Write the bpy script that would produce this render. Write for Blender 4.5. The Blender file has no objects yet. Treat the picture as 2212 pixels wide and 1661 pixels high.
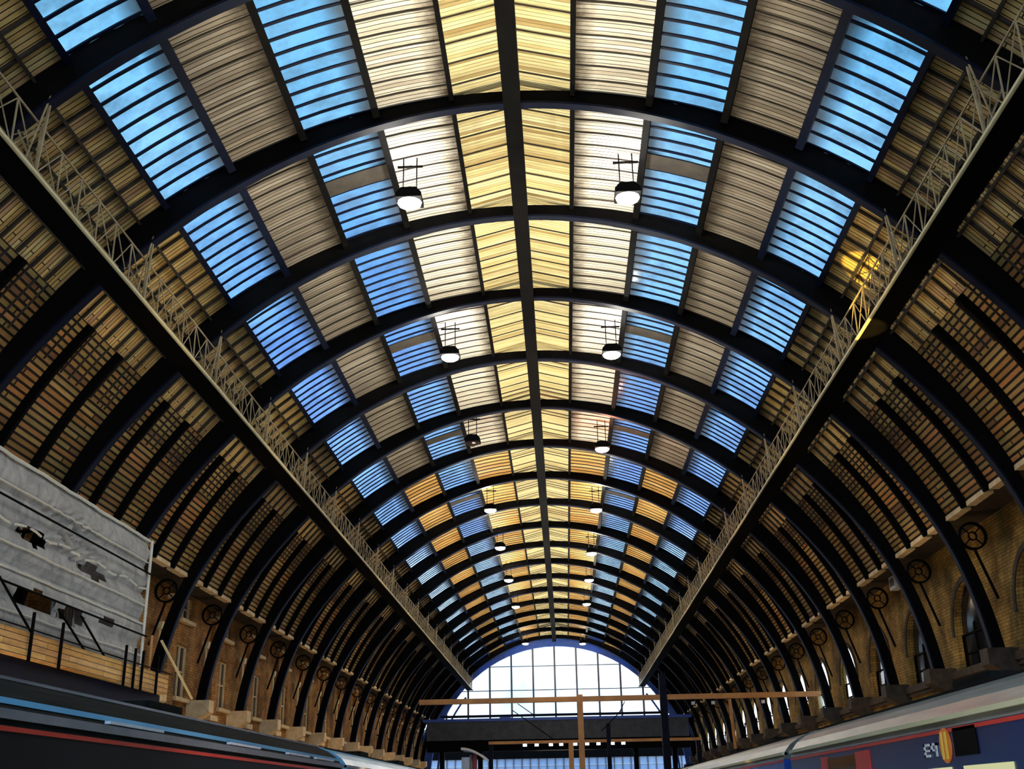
import bpy, math, random
from mathutils import Vector, Matrix
random.seed(7)
SC = bpy.context.scene
COL = SC.collection
PI = math.pi
R = math.radians

# ------------------------------------------------------------------ camera
cam_d = bpy.data.cameras.new('camera'); cam = bpy.data.objects.new('camera', cam_d); COL.objects.link(cam)
cam_d.sensor_fit = 'HORIZONTAL'; cam_d.sensor_width = 36.0; cam_d.lens = 2400.19 / 2212 * 36.0
cam_d.clip_start = 0.1; cam_d.clip_end = 2000
rt = Vector((0.99878414, 0.04612089, -0.01740995)); up = Vector((0.03250982, -0.3507333, 0.93591093)); fw = Vector((-0.0370588, 0.93533898, 0.35180624))
cam.matrix_world = Matrix(((rt.x, up.x, -fw.x, 0.8936), (rt.y, up.y, -fw.y, 0), (rt.z, up.z, -fw.z, 1.7), (0, 0, 0, 1)))
SC.camera = cam
SC.view_settings.view_transform = 'Standard'; SC.view_settings.look = 'None'
SC.view_settings.gamma = 1; SC.view_settings.use_curve_mapping = False
SC.view_settings.exposure = 0.0
SC.cycles.max_bounces = 6; SC.cycles.transparent_max_bounces = 12; SC.cycles.diffuse_bounces = 2
SC.cycles.use_denoising = True

# ------------------------------------------------------------------ sky
W = bpy.data.worlds.new('sky'); SC.world = W; W.use_nodes = True
nt = W.node_tree; nt.nodes.clear()
def N(nt, t, **kw):
    n = nt.nodes.new(t)
    for k, v in kw.items():
        if k in n.inputs: n.inputs[k].default_value = v
        else: setattr(n, k, v)
    return n
def ramp(nt, stops):
    r = nt.nodes.new('ShaderNodeValToRGB'); cr = r.color_ramp
    while len(cr.elements) < len(stops): cr.elements.new(0.5)
    for e, (p, c) in zip(cr.elements, stops): e.position = p; e.color = (*c, 1)
    return r
tc = N(nt, 'ShaderNodeTexCoord'); sp = N(nt, 'ShaderNodeSeparateXYZ'); nt.links.new(tc.outputs['Generated'], sp.inputs[0])
rp = ramp(nt, [(0.0, (1.6, 1.7, 1.8)), (0.17, (1.5, 1.65, 1.9)), (0.23, (0.30, 0.42, 1.0)), (0.42, (0.17, 0.38, 0.86)), (0.58, (0.20, 0.54, 0.86)), (1.0, (0.24, 0.60, 0.90))])
nt.links.new(sp.outputs[2], rp.inputs[0])
nz = N(nt, 'ShaderNodeTexNoise', Scale=5.0, Detail=5.0, Roughness=0.6); nt.links.new(tc.outputs['Generated'], nz.inputs['Vector'])
cl = ramp(nt, [(0.40, (0, 0, 0)), (0.68, (1, 1, 1))]); nt.links.new(nz.outputs[0], cl.inputs[0])
mx = N(nt, 'ShaderNodeMix', data_type='RGBA'); mx.inputs[7].default_value = (0.40, 0.74, 0.98, 1)
nt.links.new(rp.outputs[0], mx.inputs[6])
ml = N(nt, 'ShaderNodeMath', operation='MULTIPLY'); ml.inputs[1].default_value = 0.75; nt.links.new(cl.outputs[0], ml.inputs[0]); nt.links.new(ml.outputs[0], mx.inputs[0])
bg = N(nt, 'ShaderNodeBackground', Strength=1.4); nt.links.new(mx.outputs[2], bg.inputs[0])
ow = N(nt, 'ShaderNodeOutputWorld'); nt.links.new(bg.outputs[0], ow.inputs[0])

# ------------------------------------------------------------------ unseen spots, added to brighten roof, walls, trains and sheeting from below
def spot(x, y, z, tx, ty, tz, power, size, blend, col, rad=0.3):
    d = bpy.data.lights.new('unseen_spot', 'SPOT'); d.energy = power; d.spot_size = R(size); d.spot_blend = blend; d.color = col; d.shadow_soft_size = rad
    o = bpy.data.objects.new('unseen_spot', d); COL.objects.link(o); o.location = (x, y, z)
    o.rotation_euler = Vector((tx - x, ty - y, tz - z)).to_track_quat('-Z', 'Y').to_euler()
    return o
for i in range(11):
    y = 14 + 12.8 * i
    spot(1.0, y, 0.6, 1.0 - 0.9, y + 0.5, 20, 14500, 66, 0.55, (1.0, 0.90, 0.66), 0.5)
for i in range(10):
    y = 26 + 12.8 * i
    for s in (-1, 1):
        spot(s * 2.2, y, 1.0, s * 14.6, y + 3, 12.2, 1750, 27, 0.9, (1.0, 0.66, 0.34), 0.4)
        spot(s * -1.0, y, 1.0, s * 10.6, y + 3, 16.4, 2300, 20, 0.8, (1.0, 0.78, 0.42), 0.4)
        spot(s * 11.5, y + 3, 0.4, s * 16.2, y + 3, 7.0, 430, 100, 0.7, (1.0, 0.60, 0.26), 0.3)

spot(5.5, 26.0, 3.0, 10.75, 30.75, 17.0, 22000, 7.0, 0.25, (1.0, 0.66, 0.12), 0.05)
spot(0.8, 9, 0.4, 5.0, 15, 2.3, 260, 110, 0.6, (1.0, 0.9, 0.8), 0.3); spot(0.4, 14, 0.4, -3.7, 18, 2.4, 260, 110, 0.6, (1.0, 0.85, 0.8), 0.3)
for yy in (14, 26, 38):
    spot(-7.9, yy - 4, 1.2, -13.2, yy, 8.4, 330, 95, 0.6, (0.95, 0.97, 0.92), 0.3)

# ------------------------------------------------------------------ materials
def bsdf(name, col, rough=0.6, metal=0.0, spec=0.5):
    m = bpy.data.materials.new(name); m.use_nodes = True
    b = m.node_tree.nodes['Principled BSDF']
    b.inputs['Base Color'].default_value = (*col, 1); b.inputs['Roughness'].default_value = rough
    b.inputs['Metallic'].default_value = metal; b.inputs['Specular IOR Level'].default_value = spec
    return m, m.node_tree, b
def noisy(name, c1, c2, scale=3.0, rough=0.6, metal=0.0, spec=0.5, stretch=(1, 1, 1), bump=0.0):
    m, t, b = bsdf(name, c1, rough, metal, spec)
    tc = N(t, 'ShaderNodeTexCoord'); mp = N(t, 'ShaderNodeMapping'); mp.inputs['Scale'].default_value = stretch
    t.links.new(tc.outputs['Object'], mp.inputs[0])
    n = N(t, 'ShaderNodeTexNoise', Scale=scale, Detail=6.0, Roughness=0.65); t.links.new(mp.outputs[0], n.inputs['Vector'])
    r = ramp(t, [(0.35, c1), (0.68, c2)]); t.links.new(n.outputs[0], r.inputs[0]); t.links.new(r.outputs[0], b.inputs['Base Color'])
    if bump:
        bp = N(t, 'ShaderNodeBump', Strength=bump); t.links.new(n.outputs[0], bp.inputs['Height']); t.links.new(bp.outputs[0], b.inputs['Normal'])
    return m
def emis(name, col, s):
    m = bpy.data.materials.new(name); m.use_nodes = True; t = m.node_tree; t.nodes.clear()
    e = N(t, 'ShaderNodeEmission', Strength=s); e.inputs[0].default_value = (*col, 1)
    o = N(t, 'ShaderNodeOutputMaterial'); t.links.new(e.outputs[0], o.inputs[0]); return m
def planks(name, cols, w, l, edge_dark=0.0, flip=False, gap=0.05, gapc=(0.02, 0.015, 0.01), rough=0.7):
    """boards in UV space (u along the shed, v up the slope, in metres): each plank gets its own tone"""
    m, t, b = bsdf(name, cols[0], rough, 0, 0.3)
    uv = N(t, 'ShaderNodeUVMap'); sx = N(t, 'ShaderNodeSeparateXYZ'); t.links.new(uv.outputs[0], sx.inputs[0])
    cb = N(t, 'ShaderNodeCombineXYZ')
    t.links.new(sx.outputs[0], cb.inputs[1 if not flip else 0]); t.links.new(sx.outputs[1], cb.inputs[0 if not flip else 1])
    br = N(t, 'ShaderNodeTexBrick', offset=0.37); br.inputs['Scale'].default_value = 1.0
    br.inputs['Color1'].default_value = (0, 0, 0, 1); br.inputs['Color2'].default_value = (1, 1, 1, 1); br.inputs['Mortar'].default_value = (0.5, 0.5, 0.5, 1)
    br.inputs['Mortar Size'].default_value = w * gap; br.inputs['Brick Width'].default_value = l; br.inputs['Row Height'].default_value = w; br.inputs['Bias'].default_value = 0.0
    br.inputs['Mortar Smooth'].default_value = 0.1
    t.links.new(cb.outputs[0], br.inputs['Vector'])
    n = len(cols); r = ramp(t, [((i + 0.5) / n, c) for i, c in enumerate(cols)]); t.links.new(br.outputs['Color'], r.inputs[0])
    nz = N(t, 'ShaderNodeTexNoise', Scale=2.5, Detail=6.0, Roughness=0.7); mp = N(t, 'ShaderNodeMapping'); mp.inputs['Scale'].default_value = (0.4, 3, 1)
    t.links.new(cb.outputs[0], mp.inputs[0]); t.links.new(mp.outputs[0], nz.inputs['Vector'])
    m1 = N(t, 'ShaderNodeMix', data_type='RGBA', blend_type='MULTIPLY'); m1.inputs[0].default_value = 0.55
    rr = ramp(t, [(0.3, (0.35, 0.33, 0.30)), (0.62, (1.15, 1.15, 1.15))]); t.links.new(nz.outputs[0], rr.inputs[0])
    t.links.new(r.outputs[0], m1.inputs[6]); t.links.new(rr.outputs[0], m1.inputs[7])
    last = m1.outputs[2]
    if edge_dark:   # boards darken towards the inner edge, with a ragged limit
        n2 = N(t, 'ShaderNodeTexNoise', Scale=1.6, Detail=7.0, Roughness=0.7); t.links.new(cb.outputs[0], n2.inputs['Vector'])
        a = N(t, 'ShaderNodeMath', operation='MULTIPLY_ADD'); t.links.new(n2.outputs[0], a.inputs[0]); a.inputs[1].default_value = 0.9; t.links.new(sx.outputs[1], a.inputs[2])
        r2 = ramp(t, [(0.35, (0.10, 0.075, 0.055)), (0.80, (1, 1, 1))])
        mm = N(t, 'ShaderNodeMath', operation='MULTIPLY'); t.links.new(a.outputs[0], mm.inputs[0]); mm.inputs[1].default_value = 1.0 / edge_dark; t.links.new(mm.outputs[0], r2.inputs[0])
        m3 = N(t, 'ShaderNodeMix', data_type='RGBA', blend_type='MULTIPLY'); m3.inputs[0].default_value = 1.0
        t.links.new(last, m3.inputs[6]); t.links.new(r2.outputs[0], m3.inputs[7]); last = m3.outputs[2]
    m2 = N(t, 'ShaderNodeMix', data_type='RGBA'); m2.inputs[7].default_value = (*gapc, 1)
    t.links.new(br.outputs['Fac'], m2.inputs[0]); t.links.new(last, m2.inputs[6]); t.links.new(m2.outputs[2], b.inputs['Base Color'])
    return m
def glass(name, tint, dirt=0.35, dirtcol=(0.10, 0.10, 0.10), edge=0.0):
    m = bpy.data.materials.new(name); m.use_nodes = True; t = m.node_tree; t.nodes.clear()
    tr = N(t, 'ShaderNodeBsdfTransparent'); tr.inputs[0].default_value = (*tint, 1)
    gl = N(t, 'ShaderNodeBsdfGlossy', Roughness=0.15); gl.inputs[0].default_value = (0.8, 0.85, 0.9, 1)
    df = N(t, 'ShaderNodeBsdfDiffuse'); df.inputs[0].default_value = (*dirtcol, 1)
    a = N(t, 'ShaderNodeMixShader'); a.inputs[0].default_value = 0.05; t.links.new(tr.outputs[0], a.inputs[1]); t.links.new(gl.outputs[0], a.inputs[2])
    uv = N(t, 'ShaderNodeUVMap'); tcn = N(t, 'ShaderNodeTexCoord')
    oi = N(t, 'ShaderNodeObjectInfo'); ad = N(t, 'ShaderNodeVectorMath', operation='ADD'); sc = N(t, 'ShaderNodeVectorMath', operation='SCALE')
    cx = N(t, 'ShaderNodeCombineXYZ'); t.links.new(oi.outputs['Random'], cx.inputs[0]); t.links.new(cx.outputs[0], sc.inputs[0]); sc.inputs['Scale'].default_value = 40
    t.links.new(tcn.outputs['Object'], ad.inputs[0]); t.links.new(sc.outputs[0], ad.inputs[1])
    nz = N(t, 'ShaderNodeTexNoise', Scale=0.9, Detail=8.0, Roughness=0.65); t.links.new(ad.outputs[0], nz.inputs['Vector'])
    r = ramp(t, [(0.42, (0, 0, 0)), (0.80, (dirt, dirt, dirt))]); t.links.new(nz.outputs[0], r.inputs[0])
    fac = r.outputs[0]
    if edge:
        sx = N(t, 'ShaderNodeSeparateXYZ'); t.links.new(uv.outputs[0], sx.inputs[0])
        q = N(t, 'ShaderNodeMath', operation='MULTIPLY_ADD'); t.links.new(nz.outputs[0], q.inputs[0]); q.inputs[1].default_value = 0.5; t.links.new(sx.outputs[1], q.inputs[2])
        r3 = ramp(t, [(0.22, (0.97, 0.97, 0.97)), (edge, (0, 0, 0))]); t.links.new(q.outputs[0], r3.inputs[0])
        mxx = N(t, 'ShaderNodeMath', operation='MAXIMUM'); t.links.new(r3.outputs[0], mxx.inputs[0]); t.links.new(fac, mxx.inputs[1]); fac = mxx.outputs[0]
    b2 = N(t, 'ShaderNodeMixShader'); t.links.new(fac, b2.inputs[0]); t.links.new(a.outputs[0], b2.inputs[1]); t.links.new(df.outputs[0], b2.inputs[2])
    o = N(t, 'ShaderNodeOutputMaterial'); t.links.new(b2.outputs[0], o.inputs[0]); return m
def brick(name, c1, c2, mort, scale=1.0, stain=True):
    m, t, b = bsdf(name, c1, 0.85, 0, 0.2)
    tc = N(t, 'ShaderNodeTexCoord'); sx = N(t, 'ShaderNodeSeparateXYZ'); t.links.new(tc.outputs['Object'], sx.inputs[0])
    cb = N(t, 'ShaderNodeCombineXYZ'); a = N(t, 'ShaderNodeMath', operation='ADD'); t.links.new(sx.outputs[1], a.inputs[0]); t.links.new(sx.outputs[0], a.inputs[1])
    t.links.new(a.outputs[0], cb.inputs[0]); t.links.new(sx.outputs[2], cb.inputs[1])
    br = N(t, 'ShaderNodeTexBrick'); br.inputs['Scale'].default_value = scale; br.inputs['Brick Width'].default_value = 0.34; br.inputs['Row Height'].default_value = 0.12; br.inputs['Mortar Size'].default_value = 0.012
    br.inputs['Color1'].default_value = (*c1, 1); br.inputs['Color2'].default_value = (*c2, 1); br.inputs['Mortar'].default_value = (*mort, 1)
    t.links.new(cb.outputs[0], br.inputs['Vector'])
    nz = N(t, 'ShaderNodeTexNoise', Scale=0.55, Detail=8.0, Roughness=0.7); t.links.new(tc.outputs['Object'], nz.inputs['Vector'])
    rr = ramp(t, [(0.36, (0.16, 0.14, 0.12)), (0.62, (1.1, 1.1, 1.1))]); t.links.new(nz.outputs[0], rr.inputs[0])
    mx = N(t, 'ShaderNodeMix', data_type='RGBA', blend_type='MULTIPLY'); mx.inputs[0].default_value = 0.85
    t.links.new(br.outputs['Color'], mx.inputs[6]); t.links.new(rr.outputs[0], mx.inputs[7]); t.links.new(mx.outputs[2], b.inputs['Base Color'])
    return m

M = {}
M['iron'] = noisy('black_iron', (0.0022, 0.0022, 0.0026), (0.0045, 0.004, 0.004), 2.0, 0.7, 0.0, 0.05)
M['ironb'] = noisy('sky_tinted_iron', (0.002, 0.004, 0.016), (0.004, 0.008, 0.026), 2.0, 0.5, 0.0, 0.15)  # bluish tint stands in for sky reflected on the iron
M['batten'] = noisy('dark_batten', (0.022, 0.018, 0.015), (0.05, 0.04, 0.03), 2.0, 0.7)
M['cream'] = noisy('cream_pipe_paint', (0.80, 0.68, 0.34), (0.90, 0.80, 0.50), 1.0, 0.5)
M['lattice'] = noisy('pale_lattice_paint', (0.28, 0.20, 0.10), (0.52, 0.42, 0.24), 1.2, 0.6)
M['ridge'] = planks('yellow_ridge_boards', [(0.84, 0.72, 0.38), (0.95, 0.86, 0.50), (0.48, 0.33, 0.13), (0.90, 0.80, 0.44), (0.97, 0.90, 0.58), (0.88, 0.76, 0.42), (0.80, 0.66, 0.32)], 0.145, 40)
M['white'] = planks('white_painted_boards', [(0.80, 0.74, 0.64), (0.92, 0.88, 0.80), (0.70, 0.62, 0.52), (0.95, 0.92, 0.86)], 0.165, 40, edge_dark=1.35, gap=0.08)
M['grey'] = planks('grey_brown_boards', [(0.24, 0.20, 0.16), (0.31, 0.265, 0.215), (0.19, 0.155, 0.125), (0.35, 0.31, 0.26)], 0.165, 40, edge_dark=1.5, gap=0.10)
M['orange'] = planks('orange_boards', [(0.80, 0.42, 0.10), (0.95, 0.58, 0.18), (0.70, 0.33, 0.07), (0.98, 0.68, 0.28)], 0.33, 40, edge_dark=0.8, gap=0.10)  # orange tone for the far bays of the white and grey strips
M['brown'] = planks('brown_haunch_boards', [(0.72, 0.46, 0.16), (0.95, 0.70, 0.26), (0.60, 0.36, 0.20), (0.90, 0.60, 0.24), (0.80, 0.66, 0.30)], 0.16, 1.3, edge_dark=0.9, gap=0.10)
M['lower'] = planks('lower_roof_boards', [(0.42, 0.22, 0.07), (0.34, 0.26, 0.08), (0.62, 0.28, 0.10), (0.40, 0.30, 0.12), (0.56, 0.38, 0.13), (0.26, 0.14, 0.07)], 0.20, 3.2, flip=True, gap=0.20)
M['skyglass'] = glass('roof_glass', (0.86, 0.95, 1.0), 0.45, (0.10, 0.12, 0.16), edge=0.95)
M['endglass'] = glass('gable_glass', (0.95, 0.98, 1.0), 0.06)
M['darkglass'] = noisy('dark_window_glass', (0.008, 0.008, 0.010), (0.02, 0.02, 0.025), 2.0, 0.08, 0.0, 0.6)
M['brickl'] = brick('stock_brick_left', (0.42, 0.20, 0.06), (0.60, 0.32, 0.10), (0.20, 0.13, 0.06))
M['brickr'] = brick('stock_brick_right', (0.36, 0.24, 0.06), (0.56, 0.34, 0.09), (0.16, 0.12, 0.05))
M['stone'] = noisy('pale_stone', (0.66, 0.50, 0.28), (0.92, 0.78, 0.50), 3.0, 0.8)
M['stoned'] = noisy('dark_string_course', (0.03, 0.025, 0.02), (0.08, 0.06, 0.04), 3.0, 0.8)
M['blue'] = noisy('blue_gable_paint', (0.02, 0.08, 0.42), (0.04, 0.12, 0.62), 1.0, 0.45)
M['navy'] = noisy('navy_steel', (0.002, 0.003, 0.010), (0.004, 0.006, 0.026), 1.0, 0.6, 0.0, 0.12)
M['mull'] = noisy('grey_mullion', (0.10, 0.10, 0.13), (0.18, 0.18, 0.22), 1.0, 0.5)
M['slate'] = noisy('slate_cladding', (0.03, 0.04, 0.06), (0.07, 0.08, 0.10), 1.5, 0.6)
M['gantry'] = noisy('orange_brown_gantry_paint', (0.48, 0.20, 0.05), (0.66, 0.32, 0.09), 1.0, 0.45)
M['floor'] = noisy('track_ballast', (0.05, 0.045, 0.04), (0.12, 0.11, 0.10), 6.0, 0.9, bump=0.3)
M['plat'] = noisy('platform_paving', (0.22, 0.21, 0.19), (0.32, 0.30, 0.27), 2.0, 0.8)
M['sheet'] = None
M['wood'] = planks('scaffold_boards', [(0.80, 0.44, 0.13), (0.95, 0.60, 0.20), (0.70, 0.36, 0.11), (0.90, 0.58, 0.26)], 0.16, 3.9, flip=True, gap=0.06)
M['pole'] = noisy('scaffold_tube', (0.16, 0.14, 0.12), (0.30, 0.28, 0.25), 3.0, 0.4, 0.5)
M['rope'] = noisy('white_lacing', (0.75, 0.75, 0.66), (0.9, 0.9, 0.8), 9.0, 0.7)
M['roofgrey'] = noisy('carriage_roof_grey', (0.07, 0.075, 0.065), (0.20, 0.20, 0.17), 1.8, 0.36, 0.0, 0.5, stretch=(4, 0.3, 4))
M['roofdark'] = noisy('dark_carriage_roof', (0.005, 0.006, 0.006), (0.022, 0.022, 0.019), 2.2, 0.8, 0.0, 0.05, stretch=(4, 0.3, 4))
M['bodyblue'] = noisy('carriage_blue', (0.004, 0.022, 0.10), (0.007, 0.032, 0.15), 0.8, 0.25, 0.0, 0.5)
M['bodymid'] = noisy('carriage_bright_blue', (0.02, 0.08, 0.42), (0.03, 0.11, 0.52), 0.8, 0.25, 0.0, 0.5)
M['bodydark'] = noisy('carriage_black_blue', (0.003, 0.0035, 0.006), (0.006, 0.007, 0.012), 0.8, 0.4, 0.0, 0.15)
M['silver'] = noisy('silver_cantrail', (0.30, 0.34, 0.40), (0.48, 0.52, 0.58), 1.5, 0.22, 0.6, 0.5, stretch=(1, 0.4, 1))
M['red'] = noisy('red_paint', (0.62, 0.03, 0.02), (0.78, 0.06, 0.03), 1.0, 0.35)
M['gutter'] = noisy('cream_gutter', (0.66, 0.66, 0.36), (0.80, 0.76, 0.52), 1.0, 0.4)
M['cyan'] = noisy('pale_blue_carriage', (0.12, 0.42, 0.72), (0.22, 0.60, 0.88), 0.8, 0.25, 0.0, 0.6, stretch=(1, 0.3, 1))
M['facade'] = noisy('pale_blue_facade', (0.40, 0.58, 0.90), (0.55, 0.72, 0.98), 0.6, 0.3)
M['whitep'] = noisy('white_paint', (0.72, 0.74, 0.78), (0.85, 0.86, 0.88), 2.0, 0.4)
M['logoo'] = noisy('orange_logo', (0.90, 0.22, 0.02), (0.95, 0.28, 0.03), 2.0, 0.5)
M['logoy'] = noisy('yellow_logo', (0.95, 0.62, 0.08), (0.98, 0.70, 0.12), 2.0, 0.5)
M['litwin'] = emis('lit_carriage_window', (0.78, 0.80, 0.44), 0.75)
M['lamp'] = emis('lamp_lens', (1.0, 0.97, 0.90), 26)
M['lampo'] = emis('lamp_lens_warm', (1.0, 0.66, 0.50), 16)
M['lampoff'] = noisy('unlit_lens', (0.02, 0.01, 0.01), (0.04, 0.02, 0.02), 2, 0.3)
M['lampdot'] = emis('small_lamp', (0.8, 0.9, 1.0), 3.0)
M['amber'] = emis('amber_lamp', (1.0, 0.45, 0.08), 2.5)
def sheet_mat():
    m = bpy.data.materials.new('translucent_sheeting'); m.use_nodes = True; t = m.node_tree; t.nodes.clear()
    d = N(t, 'ShaderNodeBsdfDiffuse'); tl = N(t, 'ShaderNodeBsdfTranslucent'); g = N(t, 'ShaderNodeBsdfGlossy', Roughness=0.35)
    tc = N(t, 'ShaderNodeTexCoord'); n = N(t, 'ShaderNodeTexNoise', Scale=1.3, Detail=8.0, Roughness=0.7, Distortion=1.2); t.links.new(tc.outputs['Object'], n.inputs['Vector'])
    r = ramp(t, [(0.34, (0.46, 0.47, 0.46)), (0.62, (0.80, 0.80, 0.77))]); t.links.new(n.outputs[0], r.inputs[0])
    t.links.new(r.outputs[0], d.inputs[0]); t.links.new(r.outputs[0], tl.inputs[0]); g.inputs[0].default_value = (0.8, 0.85, 0.9, 1)
    b = N(t, 'ShaderNodeBump', Strength=0.5, Distance=0.2); t.links.new(n.outputs[0], b.inputs['Height']); t.links.new(b.outputs[0], d.inputs['Normal']); t.links.new(b.outputs[0], g.inputs['Normal'])
    a = N(t, 'ShaderNodeMixShader'); a.inputs[0].default_value = 0.3; t.links.new(d.outputs[0], a.inputs[1]); t.links.new(tl.outputs[0], a.inputs[2])
    c = N(t, 'ShaderNodeMixShader'); c.inputs[0].default_value = 0.10; t.links.new(a.outputs[0], c.inputs[1]); t.links.new(g.outputs[0], c.inputs[2])
    o = N(t, 'ShaderNodeOutputMaterial'); t.links.new(c.outputs[0], o.inputs[0]); return m
M['sheet'] = sheet_mat()

# ------------------------------------------------------------------ mesh helpers
class MB:
    def __init__(s): s.v = []; s.f = []; s.mi = []; s.uv = []; s.mats = []
    def _m(s, m):
        if m not in s.mats: s.mats.append(m)
        return s.mats.index(m)
    def face(s, pts, m, uvs=None):
        i = len(s.v); s.v += [tuple(p) for p in pts]; s.f.append(tuple(range(i, i + len(pts)))); s.mi.append(s._m(m)); s.uv.append(uvs or [(0, 0)] * len(pts))
    def hexa(s, c, m, uvf=None):
        """8 corners: bottom 4 then top 4, same order"""
        i = len(s.v); s.v += [tuple(p) for p in c]; k = s._m(m)
        for q in ((3, 2, 1, 0), (4, 5, 6, 7), (0, 1, 5, 4), (1, 2, 6, 5), (2, 3, 7, 6), (3, 0, 4, 7)):
            s.f.append(tuple(i + a for a in q)); s.mi.append(k); s.uv.append([uvf(c[a]) if uvf else (0, 0) for a in q])
        return s
    def box(s, x0, x1, y0, y1, z0, z1, m, uvf=None):
        return s.hexa([(x0, y0, z0), (x1, y0, z0), (x1, y1, z0), (x0, y1, z0), (x0, y0, z1), (x1, y0, z1), (x1, y1, z1), (x0, y1, z1)], m, uvf)
    def bar(s, a, b, w, h, m, upv=(0, 0, 1)):
        a = Vector(a); b = Vector(b); d = (b - a).normalized(); u = Vector(upv)
        if abs(d.dot(u)) > 0.98: u = Vector((1, 0, 0))
        r = d.cross(u).normalized(); u = r.cross(d).normalized(); r *= w / 2; u *= h / 2
        return s.hexa([a - r - u, a + r - u, a + r + u, a - r + u, b - r - u, b + r - u, b + r + u, b - r + u], m)
    def tube(s, pts, rad, m, n=8):
        k = s._m(m); rings = []
        for j, p in enumerate(pts):
            p = Vector(p); q = Vector(pts[min(j + 1, len(pts) - 1)]); o = Vector(pts[max(j - 1, 0)]); d = (q - o).normalized()
            u = Vector((0, 0, 1)) if abs(d.z) < 0.9 else Vector((1, 0, 0)); r = d.cross(u).normalized(); u = r.cross(d).normalized()
            i = len(s.v); s.v += [tuple(p + (r * math.cos(2 * PI * t / n) + u * math.sin(2 * PI * t / n)) * rad) for t in range(n)]; rings.append(i)
        for a, b in zip(rings, rings[1:]):
            for t in range(n):
                s.f.append((a + t, a + (t + 1) % n, b + (t + 1) % n, b + t)); s.mi.append(k); s.uv.append([(0, 0)] * 4)
        for a, rev in ((rings[0], True), (rings[-1], False)):
            f = [a + t for t in range(n)]; s.f.append(tuple(f[::-1] if rev else f)); s.mi.append(k); s.uv.append([(0, 0)] * n)
        return s
    def ring(s, c, rad, thick, axis, m, n=20, wid=None):
        """a flat ring (band) around centre c; axis 'y' lies in the xz plane"""
        wid = wid or thick
        for i in range(n):
            q = []
            for yy in (-wid / 2, wid / 2):
                for t, rr in ((i, rad - thick / 2), (i, rad + thick / 2), (i + 1, rad + thick / 2), (i + 1, rad - thick / 2)):
                    a = 2 * PI * t / n
                    q.append((c[0] + rr * math.cos(a), c[1] + yy, c[2] + rr * math.sin(a)) if axis == 'y' else (c[0] + yy, c[1] + rr * math.cos(a), c[2] + rr * math.sin(a)))
            s.hexa(q, m)
        return s
    def prism(s, prof, y0, y1, m, cap=True, uvf=None):
        """profile in xz extruded along y"""
        n = len(prof); i = len(s.v); k = s._m(m)
        s.v += [(x, y0, z) for x, z in prof] + [(x, y1, z) for x, z in prof]
        for a in range(n):
            b = (a + 1) % n; s.f.append((i + a, i + b, i + n + b, i + n + a)); s.mi.append(k); s.uv.append([(0, 0)] * 4)
        if cap:
            s.f.append(tuple(i + a for a in range(n))[::-1]); s.mi.append(k); s.uv.append([(0, 0)] * n)
            s.f.append(tuple(i + n + a for a in range(n))); s.mi.append(k); s.uv.append([(0, 0)] * n)
        return s
    def mesh(s, name):
        me = bpy.data.meshes.new(name); me.from_pydata(s.v, [], s.f); me.update()
        for m in s.mats: me.materials.append(m)
        me.polygons.foreach_set('material_index', s.mi)
        l = me.uv_layers.new(name='UVMap'); flat = []
        for u in s.uv:
            for a in u: flat += [a[0], a[1]]
        l.data.foreach_set('uv', flat)
        return me
    def build(s, name, parent=None, label=None):
        o = bpy.data.objects.new(name, s.mesh(name)); COL.objects.link(o)
        if parent: o.parent = parent
        if label: o['label'] = label
        return o
def tag(o, label=None, cat=None, group=None, kind=None):
    if label: o['label'] = label
    if cat: o['category'] = cat
    if group: o['group'] = group
    if kind: o['kind'] = kind
    return o
def empty(name, loc, label=None, cat=None, group=None, kind=None):
    o = bpy.data.objects.new(name, None); COL.objects.link(o); o.location = loc; o.empty_display_size = 0.3
    return tag(o, label, cat, group, kind)
def copy_tree(o, parent=None, loc=None):
    c = o.copy(); COL.objects.link(c); c.parent = parent
    if loc is not None: c.location = loc
    for ch in [x for x in KIDS.get(o.name, [])]:
        d = copy_tree(ch, c); KIDS.setdefault(c.name, []).append(d)
    return c
KIDS = {}
def kid(o, parent):
    KIDS.setdefault(parent.name, []).append(o); return o
ORD = ['first', 'second', 'third', 'fourth', 'fifth', 'sixth', 'seventh', 'eighth', 'ninth', 'tenth', 'eleventh', 'twelfth', 'thirteenth', 'fourteenth', 'fifteenth', 'sixteenth', 'seventeenth', 'eighteenth', 'nineteenth', 'twentieth', 'twenty-first', 'twenty-second']

# ------------------------------------------------------------------ shed dimensions
RO = 16.0; ZS = 4.364; BAY = 6.3944; Y0 = 19.92; YEND = 137.57
A = [0, 6.12, 13.9, 21.6, 29.4, 36.8, 66.0]        # degrees from the crown: strip limits
K0, K1 = -1, 18
def yk(k): return Y0 + BAY * k
def pt(a, r=RO, y=0.0): return (r * math.sin(R(a)), y, ZS + r * math.cos(R(a)))
def arcbox(mb, a0, a1, r0, r1, y0, y1, m, seg=3, uv=True):
    """curved slab between two angles; uv = metres along the shed / metres from the inner edge a0"""
    for i in range(seg):
        b0 = a0 + (a1 - a0) * i / seg; b1 = a0 + (a1 - a0) * (i + 1) / seg
        p, q, s_, t_ = pt(b0, r0), pt(b1, r0), pt(b1, r1), pt(b0, r1)
        c = [(p[0], y0, p[2]), (q[0], y0, q[2]), (q[0], y1, q[2]), (p[0], y1, p[2]), (t_[0], y0, t_[2]), (s_[0], y0, s_[2]), (s_[0], y1, s_[2]), (t_[0], y1, t_[2])]
        def uvf(w):
            ang = math.degrees(math.atan2(w[0], w[2] - ZS)); return (w[1], abs(ang - a0) * PI / 180 * RO)
        mb.hexa(c, m, uvf if uv else None)

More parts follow.
